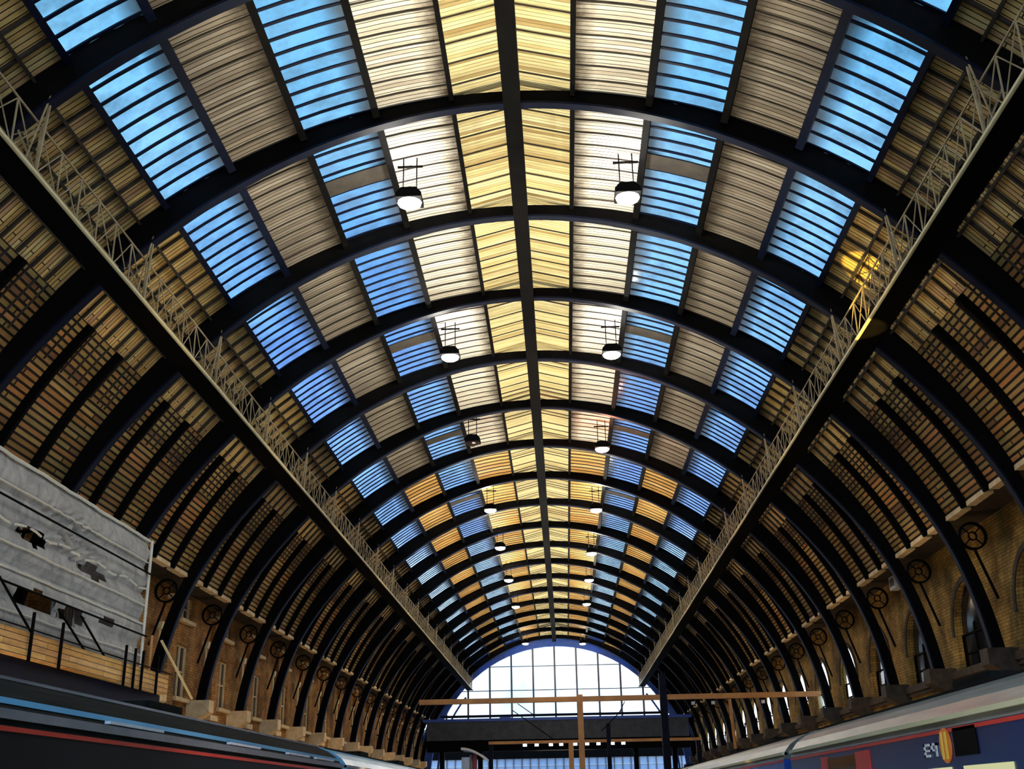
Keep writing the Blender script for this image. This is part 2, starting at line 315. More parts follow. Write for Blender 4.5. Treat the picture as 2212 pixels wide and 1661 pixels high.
# ------------------------------------------------------------------ ceiling boards
YA = yk(-2)
ceil = empty('ceiling', (0, 80, ZS + RO), kind='structure')
ceil['label'] = 'barrel vaulted station roof lined with timber boards between the ribs'
ceil.location = (0, 0, 0)
ZR = 0.36   # the ridge boards pitch up to the ridge
for s in (-1, 1):
    mb = MB()
    e = pt(s * A[1]); top = (0, 0, ZS + RO + ZR); L = math.hypot(e[0], top[2] - e[2])
    def uvr(w): return (w[1], 3 + abs(w[0]))
    mb.hexa([(e[0], YA, e[2]), (0, YA, top[2]), (0, YEND, top[2]), (e[0], YEND, e[2]), (e[0], YA, e[2] + .08), (0, YA, top[2] + .08), (0, YEND, top[2] + .08), (e[0], YEND, e[2] + .08)], M['ridge'], uvr)
    for k in range(-2, K1 + 1):
        for j in range(1, 9):
            if (j * 7 + k * 3) % 5 == 0: continue
            y = yk(k) + BAY * (j + .3 * math.sin(j * 5 + k)) / 9
            if y > YEND - .2: continue
            mb.bar((e[0], y, e[2] - .015), (0, y, top[2] - .015), .04, .04, M['batten'])
    mb.build('ridge_boards', ceil, 'pale yellow boards pitched up to the ridge')
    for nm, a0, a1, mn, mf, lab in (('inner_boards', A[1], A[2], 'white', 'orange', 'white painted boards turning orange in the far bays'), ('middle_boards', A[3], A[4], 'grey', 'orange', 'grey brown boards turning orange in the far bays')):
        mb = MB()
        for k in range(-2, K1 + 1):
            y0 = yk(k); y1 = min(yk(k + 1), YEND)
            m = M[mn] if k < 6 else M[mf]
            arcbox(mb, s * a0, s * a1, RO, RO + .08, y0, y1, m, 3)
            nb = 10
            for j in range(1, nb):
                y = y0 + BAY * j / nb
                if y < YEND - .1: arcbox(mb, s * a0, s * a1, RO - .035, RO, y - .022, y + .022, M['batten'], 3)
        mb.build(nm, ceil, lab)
    mb = MB()
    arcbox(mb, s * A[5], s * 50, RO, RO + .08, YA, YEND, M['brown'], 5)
    for k in range(-2, K1 + 1):
        for j in range(1, 8):
            y = yk(k) + BAY * j / 8
            if y < YEND - .1: arcbox(mb, s * A[5], s * 50, RO - .09, RO + .01, y - .035, y + .035, M['batten'], 4)
    for a in (39.8, 43.2, 46.6):
        arcbox(mb, s * (a - .13), s * (a + .13), RO - .14, RO + .01, YA, YEND, M['batten'], 1)
    mb.build('haunch_boards', ceil, 'brown boards on a grid of dark battens')
    mb = MB()
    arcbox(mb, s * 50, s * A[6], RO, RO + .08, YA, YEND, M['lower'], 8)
    for k in range(-2, K1 + 1):
        for j in (1, 2):
            y = yk(k) + BAY * j / 3
            if y < YEND - .1: arcbox(mb, s * 50, s * (A[6]+.5), RO - .26, RO + .01, y - .07, y + .07, M['iron'], 8)
        for j in range(0, 12):
            y = yk(k) + BAY * j / 12
            if y < YEND - .1: arcbox(mb, s * 50, s * 55.5, RO - .05, RO + .01, y - .02, y + .02, M['batten'], 3)
    mb.build('lower_boards', ceil, 'dim orange and olive boards low on the curve')
    # eaves board and the dark soffit back to the wall
    mb = MB()
    q = pt(s * A[6]); 
    mb.box(min(q[0], s * 16.25), max(q[0], s * 16.25), YA, YEND, q[2] + .02, q[2] + .12, M['batten'])
    mb.build('eaves_soffit', ceil)
    mb = MB()
    for k in range(-2, K1 + 1):
        for j in range(3):
            y0 = yk(k) + BAY * j / 3 + .22; y1 = yk(k) + BAY * (j + 1) / 3 - .22
            if y1 < YEND: mb.bar((q[0] + s * .05, y0, q[2] - .12), (q[0] + s * .05, y1, q[2] - .12), .3, .16, M['stone'])
    mb.build('eaves_block', ceil, 'pale orange eaves blocks between the rafters')

# ------------------------------------------------------------------ roof glazing: one window per bay and strip
wn = 0
def skylight_mesh(s, a0, a1):
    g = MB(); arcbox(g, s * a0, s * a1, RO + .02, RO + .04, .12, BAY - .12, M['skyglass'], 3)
    f = MB(); nb = 11
    for j in range(nb + 1):
        y = .12 + (BAY - .24) * j / nb; arcbox(f, s * a0, s * a1, RO - .008, RO + .035, y - .045, y + .045, M['ironb'], 3)
    return g.mesh('glass'), f.mesh('glazing_bars')
board = {}
for s in (-1, 1):
    for (a0, a1, nm) in ((A[2], A[3], 'upper'), (A[4], A[5], 'lower')):
        gm, fm = skylight_mesh(s, a0, a1)
        bmx = MB(); arcbox(bmx, s * a0, s * a1, RO - .08, RO - .03, 2.55, 3.35, M['batten'], 3); bm_ = bmx.mesh('access_board')
        for k in range(-2, K1 + 1):
            wn += 1
            if k == K1:
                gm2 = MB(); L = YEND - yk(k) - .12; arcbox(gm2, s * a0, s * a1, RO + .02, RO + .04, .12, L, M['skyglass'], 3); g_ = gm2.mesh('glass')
                fm2 = MB()
                for j in range(5): arcbox(fm2, s * a0, s * a1, RO - .06, RO + .07, .12 + j * .57 - .032, .12 + j * .57 + .032, M['ironb'], 3)
                f_ = fm2.mesh('glazing_bars')
            else: g_, f_ = gm, fm
            w = empty('window_%d' % wn, (0, yk(k), 0), kind='structure')
            w['label'] = 'blue sky roof light in the %s glazed row of the %s slope, %s bay from the far gable' % (nm, 'left' if s < 0 else 'right', ORD[min(K1 - k, 21)])
            for me in (g_, f_): o = bpy.data.objects.new(me.name.split('.')[0], me); COL.objects.link(o); o.parent = w
            if nm == 'upper' and k in (1, 3, 5, 7): o = bpy.data.objects.new('access_board', bm_); COL.objects.link(o); o.parent = w

# ------------------------------------------------------------------ roof ribs
def ribdepth(a):
    a = abs(a); t = min(1, max(0, a / 44)); t = t * t * (3 - 2 * t); u = min(1, max(0, (a - 46) / 26)); u = u * u * (3 - 2 * u)
    return .40 + .38 * t - .36 * u
def rib_parts():
    mb = MB()
    n = 83
    for i in range(n):
        a = -83 + 166 * i / n; b = -83 + 166 * (i + 1) / n
        da, db = ribdepth(a), ribdepth(b)
        for (ia, oa, ib, ob, w, m) in ((RO - da, RO - .004, RO - db, RO - .004, .07, 'iron'), (RO - da - .06, RO - da + .01, RO - db - .06, RO - db + .01, .14, 'ironb')):
            p, q, r_, t_ = pt(a, ia), pt(b, ib), pt(b, ob), pt(a, oa)
            mb.hexa([(p[0], -w, p[2]), (q[0], -w, q[2]), (q[0], w, q[2]), (p[0], w, p[2]), (t_[0], -w, t_[2]), (r_[0], -w, r_[2]), (r_[0], w, r_[2]), (t_[0], w, t_[2])], M[m])
    rings = []
    for s in (-1, 1):
        rb = MB(); c = (s * 15.35, 0, ZS + 6.25 - .35)
        rb.ring((s * 15.42, 0, ZS + 5.80), .46, .07, 'y', M['iron'], 24, .16)
        rb.ring((s * 15.42, 0, ZS + 5.80), .14, .04, 'y', M['iron'], 12, .10)
        for q in range(4): rb.bar((s * 15.42 + .14 * math.cos(q * PI / 2 + .8), 0, ZS + 5.8 + .14 * math.sin(q * PI / 2 + .8)), (s * 15.42 + .44 * math.cos(q * PI / 2 + .8), 0, ZS + 5.8 + .44 * math.sin(q * PI / 2 + .8)), .04, .04, M['iron'])
        rb.bar((s * 15.42, 0, ZS + 5.34), (s * 15.95, 0, ZS + 3.6), .08, .08, M['iron'])
        rings.append(rb.mesh('spandrel_ring'))
    return mb.mesh('arch'), rings
am, rm = rib_parts()
for k in range(K0 - 1, K1 + 1):
    r = empty('roof_rib', (0, yk(k), 0), 'black iron arched roof rib spanning the shed, %s rib counting back from the far gable' % ORD[K1 - k], 'roof rib', 'arched iron ribs of the roof')
    for me in (am, *rm):
        o = bpy.data.objects.new(me.name.split('.')[0], me); COL.objects.link(o); o.parent = r

# ------------------------------------------------------------------ purlins and ridge beam
PN = ['beside the yellow ridge boards', 'between white boards and upper glazing', 'between upper glazing and grey boards', 'between grey boards and lower glazing', 'between lower glazing and brown haunch boards']
for s in (-1, 1):
    for j in range(1, 6):
        mb = MB(); w = (.13, .2, .2, .22, .16)[j - 1] / RO * 180 / PI / 2; d = (.22, .30, .30, .30, .26)[j - 1]
        arcbox(mb, s * (A[j] - w), s * (A[j] + w), RO - d, RO - .004, YA, YEND, M['iron'] if j < 4 else M['ironb'], 1, False)
        tag(mb.build('purlin'), 'long dark roof purlin on the %s slope %s' % ('left' if s < 0 else 'right', PN[j - 1]), 'roof beam', 'purlins running the length of the roof')
mb = MB(); mb.box(-.24, .24, YA, YEND, ZS + RO - .50, ZS + RO - .05, M['iron']); mb.box(-.05, .05, YA, YEND, ZS + RO - .05, ZS + RO + ZR - .02, M['iron'])
tag(mb.build('ridge_beam'), 'thick black beam running along the ridge at the crown of the roof', 'roof beam')

# ------------------------------------------------------------------ lattice walkways
for s in (-1, 1):
    wy0, wy1 = YA, YEND - .5
    X = 9.88 * s; ZB = ZS + 9.94; XO = 10.62 * s; ZT = ZB + 1.15
    w = empty('lattice_walkway', (X, wy0, ZB), 'cream edged lattice walkway hung under the %s haunch of the roof' % ('left' if s < 0 else 'right'), 'walkway', 'lattice walkways along both sides of the roof')
    inv = Vector((-X, -wy0, -ZB))
    def fin(mb, nm, lab=None):
        mb.v = [(a + inv.x, b + inv.y, c + inv.z) for a, b, c in mb.v]; return mb.build(nm, w, lab)
    mb = MB(); mb.tube([(X, wy0, ZB), (X, wy1, ZB)], .05, M['cream'], 8); fin(mb, 'edge_rail', 'bright cream edge rail')
    mb = MB(); mb.tube([(X + s * .02, wy0, ZT), (X + s * .02, wy1, ZT)], .028, M['lattice'], 6); fin(mb, 'top_chord')
    mb = MB(); mb.box(min(X + s * .05, XO), max(X + s * .05, XO), wy0, wy1, ZB - .02, ZB + .04, M['iron']); fin(mb, 'deck', 'black deck')
    mb = MB(); mb.tube([(XO, wy0, ZT - .2), (XO, wy1, ZT - .2)], .03, M['lattice'], 6); fin(mb, 'outer_rail')
    mb = MB(); n = int((wy1 - wy0) / (BAY / 6))
    for i in range(n):
        y = wy0 + i * BAY / 6; y2 = y + BAY / 6; xx = X + s * .03
        mb.bar((xx, y, ZB), (xx, y, ZT), .03, .03, M['lattice'])
        mb.bar((xx, y, ZB), (xx, y2, ZT), .022, .022, M['lattice']); mb.bar((xx, y, ZT), (xx, y2, ZB), .022, .022, M['lattice'])
    fin(mb, 'lattice_bars')
    for i in range(int((wy1 - wy0) / (BAY / 2))):
        mb = MB(); y = wy0 + i * BAY / 2
        mb.bar((XO, y, ZB), (XO, y, ZT - .2), .03, .03, M['lattice']); mb.bar((X, y, ZT), (XO, y, ZT - .2), .02, .02, M['lattice'])
        fin(mb, 'outer_post')
    for k in range(K0, K1 + 1):
        mb = MB(); y = yk(k)
        top = pt(s * 39.2, RO - .55)
        mb.bar((X, y - .02, ZB), (top[0], y - .02, top[2]), .05, .05, M['lattice']); mb.bar((X, y - .5, ZB + .05), (top[0], y - .02, top[2]), .03, .03, M['lattice'])
        t2 = pt(s * 43.0, RO - .55); mb.bar((X, y, ZB), (t2[0], y, t2[2]), .04, .04, M['lattice'])
        fin(mb, 'hanger')

# ------------------------------------------------------------------ hanging floodlights
LY = [(28.9, 29.1), (41.2, 41.5), (52.6, 54.3), (66.3, 67.0), (77.1, 79.8), (89.3, 90.2), (102.4, 101.9), (127.8, 129.0)]
def floodlight(x, y, state, idx):
    side = 'left' if x < 0 else 'right'
    st = {'on': 'glowing white', 'warm': 'glowing reddish', 'off': 'unlit dark'}[state]
    f = empty('hanging_floodlight', (x, y, 18.45), '%s floodlight under the %s inner boards, %s pair from the top' % (st, side, ORD[idx]), 'floodlight', 'floodlights hung from the roof in pairs')
    r = .18
    a = math.asin(abs(x) / RO); zt = ZS + RO * math.cos(a) - 18.45 - .06
    mb = MB(); mb.prism([(-.38, .16), (-.22, .34), (.22, .34), (.38, .16), (.38, .02), (-.38, .02)], -.36, .36, M['iron']); hs_ = mb.build('housing', f)
    mb = MB()
    n = 12; m = M['lamp'] if state == 'on' else M['lampo'] if state == 'warm' else M['lampoff']
    for i in range(4):
        z0 = -.16 * math.sin(PI / 2 * i / 4); z1 = -.16 * math.sin(PI / 2 * (i + 1) / 4); r0 = .36 * math.cos(PI / 2 * i / 4); r1 = .36 * math.cos(PI / 2 * (i + 1) / 4) + 1e-3
        for j in range(n):
            t0, t1 = 2 * PI * j / n, 2 * PI * (j + 1) / n
            mb.face([(r0 * math.cos(t1), r0 * math.sin(t1), z0), (r0 * math.cos(t0), r0 * math.sin(t0), z0), (r1 * math.cos(t0), r1 * math.sin(t0), z1), (r1 * math.cos(t1), r1 * math.sin(t1), z1)], m)
    mb.build('lens', hs_)
    for dx in (-.2, .2):
        mb = MB(); mb.tube([(dx, 0, .33), (dx, 0, zt)], .022, M['iron'], 6); mb.build('hanger_rod', f)
    mb = MB(); mb.bar((-.38, 0, zt - .30), (.38, 0, zt - .30), .07, .05, M['iron']); mb.build('cross_bar', f)
    if state != 'off':
        for dz, e, c in ((-.42, 260, (1, .95, .85) if state == 'on' else (1, .45, .3)), (.62, 170, (1, .95, .85) if state == 'on' else (1, .4, .25))):
            d = bpy.data.lights.new('floodlight_light', 'POINT'); d.energy = e; d.color = c; d.shadow_soft_size = .15
            o = bpy.data.objects.new('floodlight_light', d); COL.objects.link(o); o.parent = f; o.location = (0, 0, dz)
for i, (a, b) in enumerate(LY):
    floodlight(-3.2, a, 'off' if i == 2 else 'on', i); floodlight(3.28, b, 'warm' if i == 2 else 'on', i)

# ------------------------------------------------------------------ floor and platforms
mb = MB(); mb.box(-30, 30, -30, 260, -1.25, -1.05, M['floor']); tag(mb.build('floor'), 'dark ballasted track bed', kind='structure')
for nm, x0, x1, lab in (('central_platform', -3.5, 4.8, 'paved island platform between the two trains'), ('side_platform', -15.9, -7.6, 'paved platform along the left wall'), ('side_platform', 9.2, 15.9, 'paved platform along the right wall')):
    mb = MB(); mb.box(x0, x1, -20, 130, -1.05, -.02, M['plat']); mb.box(x0 - .06, x1 + .06, -20, 130, -.02, 0.03, M['plat']); tag(mb.build(nm), lab, 'platform')

# ------------------------------------------------------------------ left wall with two storeys of windows
XW = 16.2
def wall_left():
    mb = MB(); xs = -XW; m = M['brickl']; top = ZS + 6.6
    mb.box(xs - .5, xs - .28, -10, YEND, -1.05, top, m)         # back skin behind the recesses
    for k in range(-5, K1 + 1):
        y0 = yk(k); y1 = min(yk(k + 1), YEND)
        wy0 = y0 + 4.1; wy1 = y0 + 5.7
        mb.box(xs - .28, xs, y0, wy0, -1.05, top, m)
        if wy1 < y1:
            mb.box(xs - .28, xs, wy1, y1, -1.05, top, m)
            mb.box(xs - .28, xs, wy0, wy1, -1.05, 6.3, m); mb.box(xs - .28, xs, wy0, wy1, 8.6, 9.7, m); mb.box(xs - .28, xs, wy0, wy1, 10.75, top, m)
        # pilasters
        mb.box(xs, xs + .22, y0 + 2.5, y0 + 3.5, -1.05, 10.3, m) 
    w = mb.build('wall_left'); tag(w, 'left stock brick wall with two storeys of windows', kind='structure')
    st = MB()
    for k in range(-5, K1 + 1):
        y0 = yk(k)
        if y0 > YEND - 5: continue
        st.box(xs, xs + .32, y0 + 2.4, y0 + 3.6, 10.3, 10.5, M['stone'])
        st.box(xs, xs + .30, y0 + 2.4, y0 + 3.6, 5.6, 5.85, M['stone'])
    st.build('stone_caps', w, 'pale stone pilaster caps')
    for k in range(-1, K1 + 1):
        c = MB(); y0 = yk(k)
        c.prism([(xs, 5.0), (xs + .35, 5.35), (xs + 1.05, 5.75), (xs + 1.05, 6.28), (xs, 6.28)], y0 - .38, y0 + .38, M['stone']); c.build('corbel', w, 'pale stone corbel')
    return w
wall_left()
def left_window(k):
    global wn
    y0 = yk(k) + 4.1; y1 = yk(k) + 5.7; xs = -XW
    for z0, z1, nm in ((6.3, 8.6, 'tall lower'), (9.7, 10.75, 'small upper')):
        wn += 1; w = empty('window_%d' % wn, (xs, (y0 + y1) / 2, z0), kind='structure')
        w['label'] = '%s sash window in the left brick wall, %s bay from the far gable' % (nm, ORD[min(K1 - k, 21)])
        h = z1 - z0; hw = (y1 - y0) / 2
        g = MB(); g.box(-.20, -.18, -hw + .06, hw - .06, .08, h - .06, M['darkglass']); g.build('glass', w)
        f = MB()
        for a, b in ((-hw, -hw + .10), (hw - .10, hw), (-.03, .03)): f.box(-.22, -.10, a, b, 0, h, M['stone'])
        for a in (0, h / 2 - .03, h - .08): f.box(-.22, -.12, -hw + .1, hw - .1, a, a + .07, M['stone'])
        f.build('sash_frame', w)
        q = MB(); q.box(-.2, .22, -hw - .15, hw + .15, -.16, 0, M['stone']); q.build('sill', w, 'pale stone sill')
for k in range(2, K1): left_window(k)
def pipe(s, k):
    y = yk(k) + (.95 if s < 0 else .5); x = s * (XW - .30)
    o = empty('downpipe', (x, y, 0), 'cream downpipe on the %s wall just beyond the %s rib from the far gable' % ('left' if s < 0 else 'right', ORD[K1 - k]), 'downpipe', 'downpipes fixed to the walls')
    mb = MB(); mb.tube([(0, 0, .032), (0, 0, 8.8)], .065, M['cream'], 8); pp = mb.build('pipe', o)
    mb = MB()
    for z in (1.5, 3.5, 5.5, 7.5): mb.tube([(0, 0, z), (0, 0, z + .1)], .09, M['iron'], 8)
    mb.build('clip', pp)
    mb = MB(); mb.prism([(-.10, 8.75), (.10, 8.75), (.16, 9.05), (-.16, 9.05)], -.14, .14, M['cream']); mb.build('hopper', pp)
for k in range(4, K1): pipe(-1, k)

# ------------------------------------------------------------------ right wall with round headed recesses
def arch_pts(y0, y1, zs, n=14, pointed=0.0):
    c = (y0 + y1) / 2; r = (y1 - y0) / 2
    return [(c - r * math.cos(PI * i / n), zs + (r * (1 + pointed)) * math.sin(PI * i / n)) for i in range(n + 1)]
def panel_with_arch(mb, x0, x1, ya, yb, y0, y1, zb, zs, top, m, pointed=0.0):
    """solid wall from ya..yb, z zb..top with an arched opening y0..y1 (spring zs)"""
    mb.box(x0, x1, ya, y0, zb, top, m); mb.box(x0, x1, y1, yb, zb, top, m)
    P = arch_pts(y0, y1, zs, 14, pointed)
    for (a, za), (b, zb2) in zip(P, P[1:]):
        mb.hexa([(x0, a, za), (x1, a, za), (x1, b, zb2), (x0, b, zb2), (x0, a, top), (x1, a, top), (x1, b, top), (x0, b, top)], m)
def wall_right():
    mb = MB(); m = M['brickr']; top = ZS + 6.6; x = XW
    for k in range(-4, K1 + 1):
        y0 = yk(k); y1 = min(yk(k + 1), YEND)
        if y1 - y0 < 5: mb.box(x, x + .6, y0, y1, -1.05, top, m); continue
        mb.box(x, x + .6, y0, y1, -1.05, 6.0, m)
        panel_with_arch(mb, x, x + .12, y0, y1, y0 + 1.9, y1 - .9, 6.0, 7.4, top, m)
        if k <= 1: mb.box(x + .12, x + .4, y0, y1, 6.0, top, m)
        else: panel_with_arch(mb, x + .12, x + .26, y0, y1, y0 + 2.5, y1 - 1.1, 6.0, 7.4, top, m, 0.35)
    w = mb.build('wall_right'); tag(w, 'right yellow brown stock brick wall with round headed recesses', kind='structure')
    st = MB(); st.box(x - .22, x + .02, -10, YEND, 5.85, 6.12, M['stoned']); st.box(x - .12, x + .02, -10, YEND, 5.70, 5.85, M['stoned']); st.build('string_course', w, 'dark string course')
    for k in range(-2, K1 + 1):
        c = MB(); y0 = yk(k)
        c.prism([(x, 5.0), (x, 6.28), (x - 1.05, 6.28), (x - 1.05, 5.75), (x - .35, 5.35)], y0 - .38, y0 + .38, M['stoned']); c.build('corbel', w, 'dark stone corbel')
        if y0 + BAY < YEND:
            c = MB(); P = arch_pts(y0 + 1.85, y0 + BAY - .85, 7.4, 16)
            Q = arch_pts(y0 + 1.65, y0 + BAY - .65, 7.4, 16)
            for i in range(16):
                (a, b), (d, e), (f, g), (h, j) = P[i], P[i + 1], Q[i + 1], Q[i]
                c.hexa([(x - .06, a, b), (x - .06, d, e), (x - .06, f, g), (x - .06, h, j), (x + .01, a, b), (x + .01, d, e), (x + .01, f, g), (x + .01, h, j)], M['stoned'])
            c.build('hood_mould', w, 'dark hood mould over a recess')
wall_right()
for k in range(2, K1):
    wn += 1; y0 = yk(k) + 2.5; y1 = yk(k + 1) - 1.1; xs = XW + .20
    w = empty('window_%d' % wn, (xs, (y0 + y1) / 2, 6.0), kind='structure')
    w['label'] = 'narrow arched window in the right brick wall, %s bay from the far gable' % ORD[K1 - k]
    hw = (y1 - y0) / 2
    g = MB(); clear = k >= 6
    P = [(a - (y0 + y1) / 2, b - 6.0) for a, b in arch_pts(y0, y1, 7.4, 14, .35)]
    poly = [(.02, -hw, 0)] + [(.02, a, b) for a, b in P] + [(.02, hw, 0)]
    if clear: g.face(poly, M['endglass'])
    else:
        g.face(poly, M['darkglass'])
    g.build('glass', w)
    f = MB()
    for a in (-hw + .04, 0, hw - .04): f.box(-.04, .05, a - .035, a + .035, 0, 1.75 if abs(a) < .1 else 1.4, M['iron'])
    for z in (.05, .7, 1.4): f.box(-.04, .05, -hw, hw, z - .03, z + .03, M['iron'])
    if clear: f.box(-.04, .05, -hw, hw, 0, .5 + .12 * (k % 3), M['iron'])
    f.build('glazing_bars', w)
# buildings' daylight behind the right hand windows is the open sky

# ------------------------------------------------------------------ far gable
gw = MB(); yg = YEND
for i in range(40):
    a0 = -90 + 180 * i / 40; a1 = -90 + 180 * (i + 1) / 40
    arcbox(gw, a0, a1, 15.0, 16.6, yg, yg + .5, M['blue'], 1, False)
    if abs(a0 + 2.25) > 50: arcbox(gw, a0, a1, 14.1, 14.3, yg + .2, yg + .45, M['blue'], 1, False)
gw.box(-17, -14.8, yg, yg + .5, -1.05, ZS, M['slate']); gw.box(14.8, 17, yg, yg + .5, -1.05, ZS, M['slate'])
gw.box(-17.2, -15.9, yg, yg + .5, ZS, ZS + 7, M['navy']); gw.box(15.9, 17.2, yg, yg + .5, ZS, ZS + 7, M['navy'])
tag(gw.build('wall_front'), 'blue arched frame of the far gable', kind='structure')
wn += 1
w = empty('window_%d' % wn, (0, yg + .3, ZS), kind='structure'); w['label'] = 'huge semicircular gable window full of bright white daylight at the far end'
g = MB(); poly = [(15.05 * math.sin(R(a)), 0, 15.05 * math.cos(R(a))) for a in [-88 + 176 * i / 48 for i in range(49)]]
zc = 4.6
poly = [p for p in poly if p[2] > zc]; e = math.sqrt(15.05 ** 2 - zc ** 2)
g.face([(-e, 0, zc)] + poly + [(e, 0, zc)], M['endglass']); g.build('glass', w)
f = MB()
for i in range(-6, 7):
    x = i * 2.62 - .05
    if abs(x) < 14.6:
        zt = math.sqrt(15.1 ** 2 - x * x)
        if zt > zc: f.box(x - .11, x + .11, -.18, .1, zc - .0, zt, M['mull'])
for z in (6.9, 9.9, 12.7):
    h = math.sqrt(15.1 ** 2 - z * z); f.box(-h, h, -.1, .08, z - .045, z + .045, M['mull'])
f.build('mullions', w)
f = MB(); f.box(-14.3, 14.3, -.25, .1, 4.55, 4.75, M['blue']); f.build('transom', w)

# slate clad concourse front below the gable window, with a strip of daylight under it
fb = empty('footbridge', (0, 128, 8.1), 'long slate clad footbridge with a blue top rail across the far end', 'footbridge')
mb = MB(); mb.box(-14.2, 14.4, -1.2, 1.2, 0, 1.95, M['slate']); mb.build('side_cladding', fb)
mb = MB(); mb.box(-14.6, 14.8, -1.3, 1.3, 1.95, 2.25, M['blue']); mb.box(-6.2, -5.0, -.6, .6, 2.25, 2.6, M['blue']); mb.build('top_rail', fb, 'blue top rail')
mb = MB(); mb.box(-14.2, 14.4, -1.0, 1.0, -1.15, 0, M['iron']); mb.build('underside_beam', fb)
for i in range(9):
    mb = MB(); x = -3.6 + i * 1.35 + random.uniform(-.2, .2); mb.box(x, x + .42, -1.08, -1.0, -.75, -.42, M['lampdot']); mb.build('small_lamp', fb, 'small white lamp')
for x in (-12.6, -8.4, 8.6, 12.8):
    mb = MB(); mb.box(x - .25, x + .25, -.3, .3, -8.06, -.9, M['iron']); mb.build('column', fb)
# station building beyond, seen under the footbridge
bb = empty('glass_fronted_building', (0, 175, -1.05), 'pale blue glass fronted building seen under the footbridge', 'building')
mb = MB(); mb.box(-22, 22, 0, 12, 0, 8.8, M['facade']); mb.build('facade', bb)
mb = MB()
for i in range(34):
    x = -20.6 + i * 1.25; mb.box(x - .08, x + .08, -.15, 0, 0, 8.8, M['mull'])
for z in (2.2, 4.4, 5.8, 6.8, 7.8): mb.box(-22, 22, -.12, 0, z - .06, z + .06, M['whitep'])
mb.build('facade_frame', bb)
mb = MB(); mb.box(-22.2, 22.2, -.4, 12, 8.8, 11.6, M['iron']); mb.build('roof_edge', bb)

# ------------------------------------------------------------------ overhead wire gantry
gy = 70.0
go = empty('wire_gantry', (0, gy, 0), 'orange brown overhead wire gantry boom crossing in front of the gable window', 'gantry')
mb = MB(); mb.box(-7.9, 16.8, -.16, .16, 7.34, 7.64, M['gantry']); mb.build('boom', go)
mb = MB(); mb.box(-6.6, 6.8, -.05, .05, 6.55, 6.68, M['navy']); mb.build('lower_rail', go, 'thin blue lower rail')
mb = MB(); mb.box(1.72, 2.06, -.17, .17, .032, 7.75, M['gantry']); mb.build('post', go)
mb = MB(); mb.box(6.72, 7.14, -.25, .25, .032, 8.9, M['navy']); mb.build('post', go, 'thick black post')
mb = MB(); mb.tube([(10.9, 0, 7.3), (11.1, 0, 3.0)], .10, M['gantry'], 8); mb.build('drop_tube', go)
mb = MB(); mb.tube([(16.3, 0, 7.34), (16.45, 0, 5.6)], .16, M['gutter'], 8); mb.box(16.1, 16.9, -.3, .3, 5.25, 5.6, M['gantry']); mb.build('end_bracket', go, 'bright yellow end bracket')
for a, b in (((-2.2, 6.9), (0.2, 5.2)), ((4.4, 6.8), (3.1, 5.6)), ((-1.9, 7.3), (-.9, 6.6)), ((4.6, 7.3), (4.2, 6.6))):
    mb = MB(); mb.tube([(a[0], 0, a[1]), (b[0], 0, b[1])], .03, M['iron'], 6); mb.build('registration_arm', go)
for x in (8.7, 9.9, 12.9):
    mb = MB(); mb.tube([(x, 0, 7.34), (x, 0, 7.2)], .05, M['iron'], 6); mb.tube([(x, 0, 7.2), (x, 0, 7.02)], .11, M['whitep'], 8); mb.build('insulator', go, 'white insulator')
g2 = empty('wire_gantry', (0, 84, 0), 'thin brown gantry beam below the boom in front of the slate footbridge', 'gantry')
mb = MB(); mb.box(-4.6, 10.6, -.10, .10, 5.62, 5.82, M['gantry']); mb.build('boom', g2)
mb = MB(); mb.box(1.15, 1.50, -.12, .12, .032, 5.62, M['gantry']); mb.build('post', g2)
mb = MB(); mb.box(3.9, 4.2, -.12, .12, .032, 6.9, M['navy']); mb.build('post', g2)
mb = MB(); mb.box(10.3, 10.6, -.12, .12, .032, 5.62, M['navy']); mb.build('post', g2)
mb = MB(); mb.box(-4.6, -4.3, -.12, .12, 0, 5.62, M['navy']); mb.build('post', g2)

# ------------------------------------------------------------------ scaffold enclosure on the left wall
sc_ = empty('scaffold_enclosure', (-13.2, 0, 5.4), 'scaffold enclosure wrapped in translucent white sheeting against the left wall', 'scaffold')
def loc(mb, nm, lab=None, par=sc_):
    mb.v = [(a + 13.2, b, c - 5.4) for a, b, c in mb.v]; return mb.build(nm, par, lab)
def sx_(y, z):
    poles = abs(((z - 6.0) / .86) % 1.0 - .5)          # sheeting pulled tight over the ledgers, sagging between
    w = .018 * math.sin(y * 1.7 + z * 2.3) * math.sin(z * 3.1 + y * .6) + .012 * math.sin(y * 5.3 + z * 4.1)
    f = math.exp(-((y - 31.5) ** 2 / 3 + (z - 9.2) ** 2 / .5)) * .2 * math.sin((y + z * 2.4) * 9)
    return -13.2 - .16 * (poles * 2) ** 2 + w * .8 + f * .5
mb = MB(); ys = [4 + .30 * i for i in range(112)]; zsn = [6.05 + (10.35 - 6.05) * i / 34 for i in range(35)]; ye = 37.3
holes = [(29.0, 8.6, .9, .22), (33.0, 8.45, 1.1, .20), (29.5, 7.0, 1.3, .25), (31.9, 6.95, 1.0, .22), (26.0, 7.4, .6, .2), (34.4, 7.15, .6, .14)]
for i in range(len(ys) - 1):
    for j in range(len(zsn) - 1):
        yc, zc_ = ys[i] + .15, zsn[j] + .06
        if any(((yc - a) / c) ** 2 + ((zc_ - b) / d) ** 2 < 1 for a, b, c, d in holes): continue
        q = [(sx_(y, z), y, z) for y, z in ((ys[i], zsn[j]), (ys[i + 1], zsn[j]), (ys[i + 1], zsn[j + 1]), (ys[i], zsn[j + 1]))]
        mb.face(q, M['sheet'])
